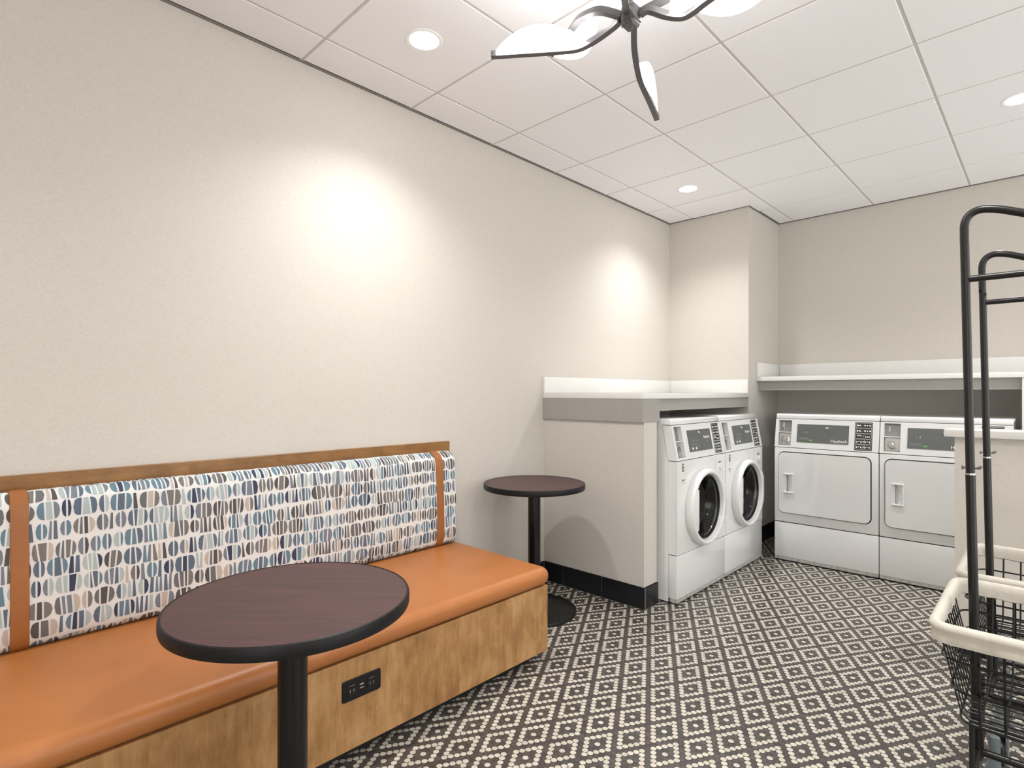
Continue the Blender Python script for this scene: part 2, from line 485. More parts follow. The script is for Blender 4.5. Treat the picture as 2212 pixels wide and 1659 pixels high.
# ------------------------------------------------------------------ machines (local frame: front faces -Y, x 0..W)
W = .68
def shear(bm_mb):
    for v in bm_mb.bm.verts:
        if v.co.z > .864: v.co.y += .040*(v.co.z-.864)/.214
    return bm_mb
def rrect(x0, x1, z0, z1, r, n=6):
    pts = []
    for cx, cz, a0 in ((x1-r, z0+r, -90), (x1-r, z1-r, 0), (x0+r, z1-r, 90), (x0+r, z0+r, 180)):
        for k in range(n+1):
            a = R(a0+90*k/n); pts.append((cx+r*math.cos(a), cz+r*math.sin(a)))
    return pts
def plate(mb, x0, x1, z0, z1, y0, y1, r=.004, bev=0.0):
    mb.prism([(x, y0, z) for x, z in rrect(x0, x1, z0, z1, r)], (0, y1-y0, 0), bev, 1); return mb
def ring_strip(mb, x0, x1, z0, z1, r, w, y0, y1):
    """thin rounded rectangle outline"""
    o = rrect(x0, x1, z0, z1, r); i = rrect(x0+w, x1-w, z0+w, z1-w, max(.001, r-w)); n = len(o)
    O = [[mb.bm.verts.new((p[0], y, p[1])) for p in o] for y in (y0, y1)]
    I = [[mb.bm.verts.new((p[0], y, p[1])) for p in i] for y in (y0, y1)]
    for k in range(n):
        j = (k+1) % n
        mb._f((O[0][k], O[0][j], I[0][j], I[0][k])); mb._f((O[0][k], O[1][k], O[1][j], O[0][j])); mb._f((I[0][k], I[0][j], I[1][j], I[1][k]))
    return mb
def lettering(txt, x, z, width, y, mat, parent, name='lettering', height=None):
    bm = text_bm(txt, .02, .0)
    xs_ = [v.co.x for v in bm.verts]; ys_ = [v.co.y for v in bm.verts]
    sx = width/(max(xs_)-min(xs_)); sy = (height/(max(ys_)-min(ys_))) if height else sx
    x0, y0 = min(xs_), min(ys_)
    for v in bm.verts:
        v.co = Vector((x+(v.co.x-x0)*sx, y+v.co.z, z+(v.co.y-y0)*sy))
    mb = MB(); mb.merge(bm); shear(mb)
    return mb.build(name, mat, parent, smooth=False, recalc=False)

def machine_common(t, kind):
    EN = M['enamel']
    # cabinet shell
    c = MB()
    y0, y1, z1 = .0606, .70, 1.085
    for xa in (0, W-.006): c.prism([(xa, y0, .010), (xa, y0, .864), (xa, y0+.0415, z1), (xa, y1, z1), (xa, y1, .010)], (.006, 0, 0))
    c.box(.006, W-.006, y1-.006, y1, .012, z1)
    c.box(.006, W-.006, y0, y1-.006, z1-.006, z1).box(.006, W-.006, y0, y1-.006, .012, .018)
    c.build('cabinet', EN, t, smooth=False)
    # dark liner strips behind the seams
    b = MB().box(.004, W-.004, .008, .060, .289, .302).box(.004, W-.004, .008, .064, .857, .869).box(.004, W-.004, .050, .075, 1.070, 1.084)
    b.box(.002, W-.002, .058, .064, .02, .85)if kind == 'none' else None
    b.build('seam_liner', M['seam'], t, smooth=False, split=True)
    MB().box(0, W, .002, .060, .032, .2935, .004, 3).build('lower_panel', EN, t)
    MB().box(.001, W-.001, .003, .050, .010, .0315, .001, 1).build('toe_strip', M['toestrip'], t)
    MB().box(.012, W-.012, .012, .68, .0005, .0098).build('floor_shadow_gap', M['seam'], t, smooth=False)  # black inset box, painted-in shade for the gap at the floor
    # lid
    b = MB(); b.prism([(0, .043, 1.080), (0, .046, 1.106), (0, .056, 1.117), (0, .702, 1.117), (0, .702, 1.090), (0, .062, 1.080)], (W, 0, 0), .004, 2)
    b.build('lid', EN, t)
    # console with the coin opening left free
    cx0, cx1, cz0, cz1 = .022, .116, .879, 1.068
    b = MB()
    Z0, Z1, YF, YK = .8655, 1.0775, .0, .050
    b.box(.0, cx0, YF, YK, Z0, Z1).box(cx1, W, YF, YK, Z0, Z1).box(cx0, cx1, YF, YK, Z0, cz0).box(cx0, cx1, YF, YK, cz1, Z1)
    b.box(.0, .004, YK, .064, Z0, Z1).box(W-.004, W, YK, .064, Z0, Z1)
    shear(b).build('console', M['enamel2'], t, smooth=False)
    b = MB().box(cx0-.004, cx1+.004, .030, .040, cz0-.004, cz1+.004)
    slot = shear(b).build('coin_slot', M['coinpl'], t, smooth=False)
    b = MB().box(cx0, cx1, .006, .030, .974, .979)
    shear(b).build('coin_shelf', M['enamel2'], slot, smooth=False)
    b = MB().box(cx0+.022, cx0+.034, .022, .030, .985, 1.05, .002, 1)
    shear(b).build('coin_chute', M['chrome'], slot)
    b = MB().box(cx0+.026, cx0+.030, .0205, .0225, .990, 1.012)
    shear(b).build('coin_gap', M['seam'], slot, smooth=False)
    b = MB().box(cx0+.003, cx1-.003, .022, .030, cz0+.003, .970, .002, 1)
    b.lathe([(.030, .022), (.030, .014), (.024, .012), (.022, .018), (.014, .018), (.012, .008), (0.001, .007)], ((cx0+cx1)/2, 0, .925), 'y', 28)
    shear(b).build('coin_lock', M['chrome'], slot)
    # instruction decal
    b = MB(); plate(b, .534, .640, .874, 1.070, -.0012, .002, .004)
    dec = shear(b).build('instruction_panel', M['blackp'], t, smooth=False)
    b = MB(); rnd = random.Random(5)
    for k in range(5):
        za = .880+k*.0375
        ring_strip(b, .539, .635, za, za+.0345, .004, .0012, -.0018, -.0012)
        kk = 4-k
        n = 5 if kk < 2 else 6
        xx = .546
        if kk == 0 or kk == 1:
            for q in (.545, .560, .590, .606, .620):
                w_ = rnd.uniform(.007, .011)
                plate(b, q, q+w_, za+.012, za+.022, -.0018, -.0012, .003 if rnd.random() < .5 else .001)
            b.box(.580, .585, -.0018, -.0012, za+.016, za+.018)
        elif kk == 2:
            for q in (.546, .556, .566): b.prism([(q, -.0018, za+.026), (q+.009, -.0018, za+.026), (q+.0045, -.0018, za+.014)], (0, .0006, 0))
            b.prism([(.580, -.0018, za+.010), (.582, -.0018, za+.010), (.592, -.0018, za+.026), (.590, -.0018, za+.026)], (0, .0006, 0))
            for q in (.596, .607, .618): plate(b, q, q+.008, za+.010, za+.018, -.0018, -.0012, .003)
        else:
            for q in range(7):
                plate(b, .545+q*.0125, .552+q*.0125, za+.010+(.006 if q % 2 else 0), za+.022, -.0018, -.0012, .001)
            b.prism([(.585, -.0020, za+.006), (.587, -.0020, za+.006), (.596, -.0020, za+.028), (.594, -.0020, za+.028)], (0, .0006, 0))
    shear(b).build('symbols', M['white'], dec, smooth=False)

def make_washer():
    t = thing('washing_machine', '', 'washing machine')
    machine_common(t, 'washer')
    cx, cz = .340, .550
    # front panel with round opening
    b = MB(); n = 64; r = .214
    x0, x1, z0, z1, yf, yk = 0.0, W, .2985, .8615, .0, .060
    def sq(a):
        dx, dz = math.cos(a), math.sin(a); k = 1e9
        if dx > 1e-9: k = min(k, (x1-cx)/dx)
        if dx < -1e-9: k = min(k, (x0-cx)/dx)
        if dz > 1e-9: k = min(k, (z1-cz)/dz)
        if dz < -1e-9: k = min(k, (z0-cz)/dz)
        return (cx+dx*k, cz+dz*k)
    angs = sorted(set([round(2*PI*k/n, 6) for k in range(n)] + [round(math.atan2(zz-cz, xx-cx) % (2*PI), 6) for xx in (x0, x1) for zz in (z0, z1)]))
    O = []; I = []; IK = []; OK = []
    for a in angs:
        p = sq(a); O.append(b.bm.verts.new((p[0], yf, p[1]))); OK.append(b.bm.verts.new((p[0], yk, p[1])))
        q = (cx+r*math.cos(a), cz+r*math.sin(a)); I.append(b.bm.verts.new((q[0], yf, q[1]))); IK.append(b.bm.verts.new((q[0], yk, q[1])))
    for k in range(len(angs)):
        j = (k+1) % len(angs)
        b._f((O[k], O[j], I[j], I[k])); b._f((O[k], OK[k], OK[j], O[j])); b._f((I[k], I[j], IK[j], IK[k])); b._f((OK[k], IK[k], IK[j], OK[j]))
    b.build('front_panel', M['enamel'], t)
    # drum
    d = MB().lathe([(.213, .012), (.208, .06), (.218, .10), (.238, .12), (.238, .50), (.10, .52), (.001, .50)], (cx, 0, cz), 'y', 48)
    drum = d.build('drum', M['steel'], t)
    d = MB()
    for k in range(3):
        a = R(90+120*k)
        d.tube([(cx+.215*math.cos(a), .14, cz+.215*math.sin(a)), (cx+.20*math.cos(a), .32, cz+.20*math.sin(a)), (cx+.215*math.cos(a), .48, cz+.215*math.sin(a))], .022, 8)
    d.build('drum_paddle', M['steel'], drum, split=True)
    MB().lathe([(.212, .020), (.200, .012), (.184, .014), (.178, .040), (.184, .075), (.207, .085)], (cx, 0, cz), 'y', 48).build('door_seal', M['rubber'], t)
    # door
    dr = MB().lathe([(.2125, .001), (.240, -.001), (.242, -.022), (.239, -.040), (.231, -.050), (.221, -.052), (.212, -.047), (.206, -.034), (.202, -.016), (.2125, -.006)], (cx, 0, cz), 'y', 72).build('door', M['enamel2'], t)
    MB().lathe([(.205, -.014), (.205, -.024), (.194, -.026), (.190, -.012)], (cx, 0, cz), 'y', 64).build('gasket_ring', M['rubber'], dr)
    MB().lathe([(.200, -.010), (.188, -.018), (.168, .008), (.150, .050), (.110, .062), (.001, .066)], (cx, 0, cz), 'y', 48).build('door_glass', M['glass'], dr)
    # handle: flat white segment across the left of the glass
    hp = []
    for k in range(13):
        a = R(180-39+78*k/12); hp.append((cx+.209*math.cos(a), cz+.209*math.sin(a)))
    hp += [(cx-.142, cz-.122), (cx-.142, cz+.122)]
    b = MB().prism([(x, -.046, z) for x, z in hp], (0, .026, 0), .003, 2)
    b.build('door_handle', M['enamel2'], dr)
    MB().box(cx-.164, cx-.136, -.042, -.026, cz+.124, cz+.146).box(cx-.164, cx-.136, -.042, -.026, cz-.146, cz-.124).build('handle_catch', M['rubber'], dr, smooth=False, split=True)
    # hinge bulge on the right rim of the door
    b = MB().prism([(cx+.212, -.046, cz-.14), (cx+.272, -.040, cz-.09), (cx+.272, -.040, cz+.09), (cx+.212, -.046, cz+.14)], (0, .040, 0), .004, 2)
    b.build('hinge_cover', M['enamel2'], dr)
    # detergent drawer
    b = MB(); plate(b, .525, .640, .745, .858, -.006, .001, .006, .0015)
    dw = b.build('detergent_drawer', M['enamel2'], t)
    b = MB().lathe([(.020, -.006), (.018, -.016), (.001, -.018)], (.590, 0, .778), 'y', 24)
    b.build('drawer_grip', M['enamel2'], dw)
    MB().box(.555, .603, -.0068, -.0060, .808, .8125).box(.560, .598, -.0068, -.0060, .8145, .817).build('drawer_print', M['blackp'], dw, smooth=False)
    # stickers
    b = MB(); plate(b, .062, .082, .797, .845, -.0012, .001, .001)
    st = b.build('sticker', M['blackp'], t, smooth=False)
    b = MB().box(.066, .078, -.0018, -.0012, .826, .829).box(.066, .070, -.0018, -.0012, .831, .839).box(.074, .078, -.0018, -.0012, .831, .839)
    b.box(.067, .070, -.0018, -.0012, .803, .816).box(.073, .077, -.0018, -.0012, .806, .811).box(.073, .077, -.0018, -.0012, .815, .819)
    b.build('sticker_print', M['white'], st, smooth=False)
    b = MB().box(.062, .073, -.001, .0, .736, .749).box(.077, .083, -.001, .0, .741, .745).box(.086, .104, -.001, .0, .743, .7455)
    b.build('notice_print', M['blackp'], t, smooth=False)
    b = MB().box(.066, .106, -.001, .0, .727, .729).box(.066, .096, -.001, .0, .722, .724)
    b.build('fine_print', M['greyp'], t, smooth=False)
    # control panel
    b = MB(); plate(b, .178, .503, .906, 1.040, -.0025, .002, .003)
    cp = shear(b).build('control_panel', M['ctrl'], t, smooth=False)
    b = MB(); b.box(.352, .3535, -.0030, -.0025, .910, 1.036)
    shear(b).build('panel_line', M['ctrl2'], cp, smooth=False)
    b = MB().lathe([(.010, -.0026), (.010, -.006), (.006, -.010), (.001, -.010)], (.335, 0, 1.022), 'y', 18).box(.345, .360, -.0035, -.0025, 1.009, 1.0125)
    shear(b).build('panel_lock', M['chrome'], cp)
    lettering('Huebsch', .392, .980, .085, -.0032, M['white'], cp, height=.019)
    b = MB().box(.420, .434, -.0030, -.0025, .955, .972).box(.440, .454, -.0030, -.0025, .955, .972)
    b2 = MB(); ring_strip(b2, .424, .436, .956, .970, .002, .0016, -.0030, -.0025); ring_strip(b2, .440, .452, .956, .970, .002, .0016, -.0030, -.0025)
    b.bm.free(); shear(b2).build('model_mark', M['greyp'], cp, smooth=False)
    b = MB(); plate(b, .215, .232, .918, .932, -.0036, -.0025, .004); plate(b, .262, .279, .918, .932, -.0036, -.0025, .004)
    shear(b).build('button', M['white'], cp, smooth=False, split=True)
    b = MB()
    for q in range(5): ring_strip(b, .217+q*.017, .230+q*.017, .942, .955, .002, .0012, -.0030, -.0025)
    for q in range(6): ring_strip(b, .225+q*.015, .235+q*.015, .968, .982, .004, .001, -.0030, -.0025)
    shear(b).build('display_marks', M['greyp'], cp, smooth=False)
    b = MB(); plate(b, .292, .304, .934, .938, -.0034, -.0025, .0015)
    shear(b).build('indicator_light', M['green'], cp, smooth=False)
    return t

def make_dryer():
    t = thing('tumble_dryer', '', 'dryer')
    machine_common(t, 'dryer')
    MB().box(0, W, 0, .060, .2985, .8615, .006, 3).build('front_panel', M['enamel'], t)
    dx0, dx1, dz0, dz1 = .030, .640, .366, .832
    b = MB(); plate(b, dx0, dx1, dz0, dz1, -.0015, .001, .042)
    ring = b.build('door_shadow_gap', M['seam'], t, smooth=False)
    # door with square recess for the pull
    b = MB(); g_ = .006
    hx0, hx1, hz0, hz1 = .094, .132, .530, .662
    out = rrect(dx0+g_, dx1-g_, dz0+g_, dz1-g_, .038)
    cx, cz = (hx0+hx1)/2, (hz0+hz1)/2
    Oa = [b.bm.verts.new((p[0], -.014, p[1])) for p in out]; Ok = [b.bm.verts.new((p[0], -.001, p[1])) for p in out]
    inn = []
    for p in out:
        a = math.atan2((p[1]-cz)/(hz1-hz0), (p[0]-cx)/(hx1-hx0))
        dxx, dzz = math.cos(a), math.sin(a); k = .5/max(abs(dxx), abs(dzz))
        inn.append((cx+dxx*k*(hx1-hx0), cz+dzz*k*(hz1-hz0)))
    Ia = [b.bm.verts.new((p[0], -.014, p[1])) for p in inn]
    n = len(out)
    for k in range(n):
        j = (k+1) % n
        b._f((Oa[k], Oa[j], Ia[j], Ia[k])); b._f((Oa[k], Ok[k], Ok[j], Oa[j]))
    d = b.build('door', M['enamel'], t, smooth=False)
    h = MB()
    h.box(hx0-.022, hx1+.010, -.026, -.0142, hz1-.002, hz1+.008, .002, 1).box(hx0-.022, hx1+.010, -.026, -.0142, hz0-.008, hz0+.002, .002, 1)
    h.box(hx1-.001, hx1+.010, -.022, -.0142, hz0, hz1, .001, 1)
    h.build('door_handle', M['enamel2'], d)
    h = MB().box(hx0, hx1, -.004, -.002, hz0, hz1)
    h.prism([(hx1, -.014, hz0), (hx1, -.004, hz0), (hx0+.010, -.004, hz0)], (0, 0, hz1-hz0))
    h.build('handle_recess', M['enamel2'], d, smooth=False)
    # control panel
    b = MB(); plate(b, .156, .497, .908, 1.042, -.0025, .002, .003)
    cp = shear(b).build('control_panel', M['ctrl'], t, smooth=False)
    b = MB(); b.box(.275, .2762, -.0030, -.0025, .911, 1.038)
    shear(b).build('panel_line', M['ctrl2'], cp, smooth=False)
    b = MB().lathe([(.010, -.0026), (.010, -.006), (.006, -.010), (.001, -.010)], (.353, 0, 1.018), 'y', 18).box(.362, .378, -.0035, -.0025, 1.020, 1.0235)
    shear(b).build('panel_lock', M['chrome'], cp)
    lettering('Huebsch', .386, .918, .102, -.0032, M['white'], cp, height=.021)
    b = MB()
    for q in range(4): ring_strip(b, .171+q*.016, .184+q*.016, .926, .946, .002, .0012, -.0030, -.0025)
    b.box(.171, .230, -.0030, -.0025, .935, .9362)
    b.box(.200, .206, -.0030, -.0025, .978, .984).box(.222, .228, -.0030, -.0025, .976, .990)
    shear(b).build('display_marks', M['greyp'], cp, smooth=False)
    b = MB(); plate(b, .240, .264, .921, .931, -.0034, -.0025, .004)
    shear(b).build('indicator_light', M['green'], cp, smooth=False)
    return t

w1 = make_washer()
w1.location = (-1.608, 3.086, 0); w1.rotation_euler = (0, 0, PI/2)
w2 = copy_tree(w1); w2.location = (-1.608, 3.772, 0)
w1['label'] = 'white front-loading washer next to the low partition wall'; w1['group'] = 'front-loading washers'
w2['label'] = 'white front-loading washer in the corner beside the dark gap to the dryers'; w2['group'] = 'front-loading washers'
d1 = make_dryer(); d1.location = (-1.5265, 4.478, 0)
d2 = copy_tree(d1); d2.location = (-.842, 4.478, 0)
d1['label'] = 'white coin tumble dryer fully in view, nearest the washers'; d1['group'] = 'coin tumble dryers'
d2['label'] = 'white coin tumble dryer partly hidden behind the right half wall'; d2['group'] = 'coin tumble dryers'

# ------------------------------------------------------------------ banquette
def make_bench():
    Y0, Y1 = -1.62, 2.03
    XF = -1.718
    t = thing('banquette_bench', 'built-in banquette with orange seat and blue patterned backrest along the left wall', 'bench', (-2.1, .2, 0))
    MB().box(XL+.001, XF, Y0, Y1-.01, .056, .3645, .0015, 1).build('base_panel', M['wood'], t)
    MB().box(XL+.001, XF-.065, Y0+.02, Y1-.07, .0, .0555).build('toe_kick', M['toe'], t, smooth=False)
    # seat cushion
    b = MB().box(XL+.001, XF+.014, Y0-.005, Y1+.002, .3655, .451, .040, 7)
    for v in b.bm.verts:
        if v.co.z > .43: v.co.z += 0.0
    b.build('seat_cushion', M['leather'], t, angle=60)
    MB().box(XL+.0005, XL+.022, Y0, Y1+.015, .448, 1.0, .0015, 1).build('trim_board', M['woodtrim'], t)
    # backrest cushion with printed pattern in its own mesh
    prof = [(-2.474, .944), (-2.452, .951), (-2.425, .954), (-2.398, .950), (-2.376, .936), (-2.364, .915), (-2.357, .86), (-2.351, .76), (-2.347, .65), (-2.346, .56), (-2.349, .50), (-2.357, .470), (-2.372, .455), (-2.40, .4485)]
    # arc-length param
    def cr(P, m=6):
        out = []
        for i in range(len(P)-1):
            p0, p1, p2, p3 = P[max(i-1, 0)], P[i], P[i+1], P[min(i+2, len(P)-1)]
            for k in range(m):
                u = k/m
                out.append(tuple(.5*((2*p1[q])+(-p0[q]+p2[q])*u+(2*p0[q]-5*p1[q]+4*p2[q]-p3[q])*u*u+(-p0[q]+3*p1[q]-3*p2[q]+p3[q])*u**3) for q in (0, 1)))
        out.append(P[-1]); return out
    P = cr(prof); S = [0]
    for a, c in zip(P, P[1:]): S.append(S[-1]+math.hypot(c[0]-a[0], c[1]-a[1]))
    L = S[-1]
    def at(s_):
        s_ = min(max(s_, 0), L-1e-6)
        k = 0
        lo, hi = 0, len(S)-1
        while hi-lo > 1:
            mid = (lo+hi)//2
            if S[mid] <= s_: lo = mid
            else: hi = mid
        k = lo; u = (s_-S[k])/(S[k+1]-S[k])
        a, c = P[k], P[k+1]
        x, z = a[0]+(c[0]-a[0])*u, a[1]+(c[1]-a[1])*u
        tx, tz = c[0]-a[0], c[1]-a[1]; l = math.hypot(tx, tz)
        return x, z, -tz/l, tx/l
    YE0, YE1, rr = Y0+.03, 2.0, .028
    straps = [-1.505, .184, 1.878]
    def surf(y, s_, off=0.0):
        x, z, nx, nz = at(s_)
        dd = min(y-YE0, YE1-y); k = 0
        if dd < rr: k = rr-math.sqrt(max(0, rr*rr-(rr-dd)**2))
        for ys_ in straps: k += .005*math.exp(-((y-ys_)/.035)**2)
        x2 = x-k; z2 = z-(k*.5 if z > .9 else 0)
        x2 = max(x2, -2.4745)
        return (x2+nx*off, y, z2+nz*off)
    b = MB(); ny = 260
    ysl = sorted(set([YE0+(YE1-YE0)*k/ny for k in range(ny+1)]+[YE1-rr*q for q in (.02, .08, .2, .35, .5, .7, .85)]+[YE0+rr*q for q in (.02, .08, .2, .5, .8)]))
    ssl = [L*k/40 for k in range(41)]
    grid = [[b.bm.verts.new(surf(y, s_)) for s_ in ssl] for y in ysl]
    for i in range(len(ysl)-1):
        for j in range(40): b._f((grid[i][j], grid[i+1][j], grid[i+1][j+1], grid[i][j+1]), True)
    for row, y in ((grid[0], YE0), (grid[-1], YE1)):
        e = [b.bm.verts.new((-2.4745, y, s[1])) for s in ((0, P[0][1]), (0, .449))]
        try: b._f([e[0]]+row+[e[1]])
        except Exception: pass
    # pattern patches
    rnd = random.Random(11)
    rows = 10; pitch = L/rows*1.0
    blue = [1, 3, 4, 5, 6, 3, 5, 4]; brown = [7, 8, 9, 10, 10, 6, 8, 7]
    def patch(u0, u1, uc, Wd, vc, hh, tilt0, tilt1, p, mi):
        """strip between u0 and u1 of an oval centred uc; tilts shear its sides"""
        NU, NV = (6, 4)
        b.mi = mi; G = []
        if u0 < YE0+.012 or u1 > YE1-.006: return
        for iu in range(NU+1):
            col = []
            fu = iu/NU; u = u0+(u1-u0)*fu
            tt = min(1, abs((u-uc)/Wd)); g = (max(0.0, 1-tt**p))**.5
            for iv in range(NV+1):
                v = (iv/NV*2-1)*g*hh
                col.append(b.bm.verts.new(surf(u+(tilt0+(tilt1-tilt0)*fu)*v, vc+v, .0007)))
            G.append(col)
        for i in range(NU):
            for j in range(NV): b._f((G[i][j], G[i+1][j], G[i+1][j+1], G[i][j+1]), False)
    for r_ in range(rows):
        y = YE0+.01+rnd.uniform(0, .03)
        ph = rnd.uniform(0, 6)
        while y < YE1-.02:
            vc = (r_+.5)*pitch+.005*math.sin(y*9+ph)
            grp = blue if math.sin(y*14+r_*1.9)+rnd.uniform(-.9, .9) > -.15 else brown
            hh = pitch*.462*rnd.uniform(.93, 1.05)
            kind = rnd.random()
            gap = .0052
            if kind < .42:      # wide sliced oval
                Wd = rnd.uniform(.025, .035); n = rnd.choice((3, 4, 4))
                p = rnd.choice((2.6, 4.0, 6.0))
                cuts = [0]+sorted([(k+rnd.uniform(-.18, .18))/n for k in range(1, n)])+[1]
                tl = [0]+[rnd.uniform(-.12, .12) for _ in range(n-1)]+[0]
                for k in range(n):
                    a = y+cuts[k]*2*Wd+(gap/2 if k else 0); e = y+cuts[k+1]*2*Wd-(gap/2 if k < n-1 else 0)
                    patch(a, e, y+Wd, Wd, vc, hh, tl[k], tl[k+1], p, rnd.choice(grp))
                y += 2*Wd+.0045
            elif kind < .72:    # two half discs
                wl, wr = rnd.uniform(.011, .017), rnd.uniform(.007, .014)
                patch(y, y+wl, y+wl, wl, vc, hh*rnd.uniform(.85, 1), 0, 0, 2.0, rnd.choice(grp))
                y += wl+gap
                patch(y, y+wr, y, wr, vc, hh*rnd.uniform(.85, 1), 0, 0, 2.0, rnd.choice(grp))
                y += wr+.0045
            else:               # upright bars
                for _ in range(rnd.choice((1, 2, 2))):
                    wb = rnd.uniform(.006, .011); tl0 = rnd.uniform(-.10, .04)
                    patch(y, y+wb, y+wb/2, 1.0, vc, hh, tl0, tl0+rnd.uniform(.05, .13), 2, rnd.choice(grp))
                    y += wb+gap
                y += .002
    b.mi = 0
    cu = b.build('backrest_cushion', FAB, t, recalc=False, angle=50)
    for ys_ in straps:
        s_ = MB(); G = []
        n = 48; hw_ = .024
        for i, (yy, off) in enumerate(((ys_-hw_, -.001), (ys_-hw_+.002, .0045), (ys_-.014, .006), (ys_, .0065), (ys_+.014, .006), (ys_+hw_-.002, .0045), (ys_+hw_, -.001))):
            G.append([s_.bm.verts.new(surf(yy, L*k/n, off)) for k in range(n+1)])
        for i in range(len(G)-1):
            for j in range(n): s_._f((G[i][j], G[i+1][j], G[i+1][j+1], G[i][j+1]), True)
        s_.build('leather_strap', M['strap'], cu, recalc=False, angle=60)
    # power outlet
    b = MB(); pts = rrect(.950, 1.100, .226, .298, .008)
    b.prism([(XF+.0002, y, z) for y, z in pts], (.0045, 0, 0), .001, 1)
    po = b.build('power_outlet', M['edge'], t)
    for yc in (.985, 1.062):
        b = MB(); pts = rrect(yc-.018, yc+.018, .240, .284, .004)
        b.prism([(XF+.0048, y, z) for y, z in pts], (.0015, 0, 0))
        so = b.build('socket', M['base'], po, smooth=False)
    b = MB().box(XF+.0048, XF+.0056, 1.0155, 1.0305, .267, .272).box(XF+.0048, XF+.0056, 1.0155, 1.0305, .256, .259)
    b.build('usb_port', M['greyp'], po, smooth=False)
    for yc in (.985, 1.062):
        b = MB(); b.box(XF+.0064, XF+.0068, yc-.010, yc+.010, .2775, .2785).box(XF+.0064, XF+.0068, yc-.008, yc-.006, .255, .265).box(XF+.0064, XF+.0068, yc+.006, yc+.008, .255, .265)
        b.build('socket_slots', M['greyp'], po, smooth=False)
    for o in all_kids(t): o.data.transform(Matrix.Translation(-Vector(t.location)))
    return t
make_bench()

# ------------------------------------------------------------------ pedestal tables
def make_table():
    t = thing('pedestal_table', '', 'table')
    r = .2905
    MB().lathe([(.001, .7195), (r, .7195), (r+.001, .724), (r+.001, .748), (r-.001, .7500), (.001, .7500)], n=96).build('tabletop', M['laminate'], t, angle=30)
    MB().lathe([(r+.0012, .7192), (r+.0045, .720), (r+.0062, .726), (r+.0062, .744), (r+.004, .7500), (r+.0, .7515), (r-.001, .7504), (r+.0012, .7485), (r+.0012, .7192)], n=96).build('edge_band', M['edge'], t)
    MB().lathe([(.0365, .018), (.0365, .700)], n=40).build('column', M['column'], t)
    MB().lathe([(.001, .7005), (.095, .7005), (.100, .706), (.100, .719), (.001, .719)], n=40).build('mounting_plate', M['base'], t)
    MB().lathe([(.001, .0), (.242, .0), (.2455, .004), (.2455, .013), (.242, .020), (.232, .0245), (.15, .030), (.06, .034), (.045, .045), (.0368, .060)], n=72).build('base', M['base'], t)
    return t
t1 = make_table(); t1.location = (-1.406, .639, 0); t1.rotation_euler = (0, 0, R(40))
t2 = copy_tree(t1); t2.location = (-2.172, 2.432, 0); t2.rotation_euler = (0, 0, R(40))
t1['label'] = 'large foreground round table with dark mahogany top in front of the orange bench'
t2['label'] = 'round pedestal table beyond the bench, in the corner by the low partition wall'
for q in (t1, t2): q['group'] = 'round pedestal tables'

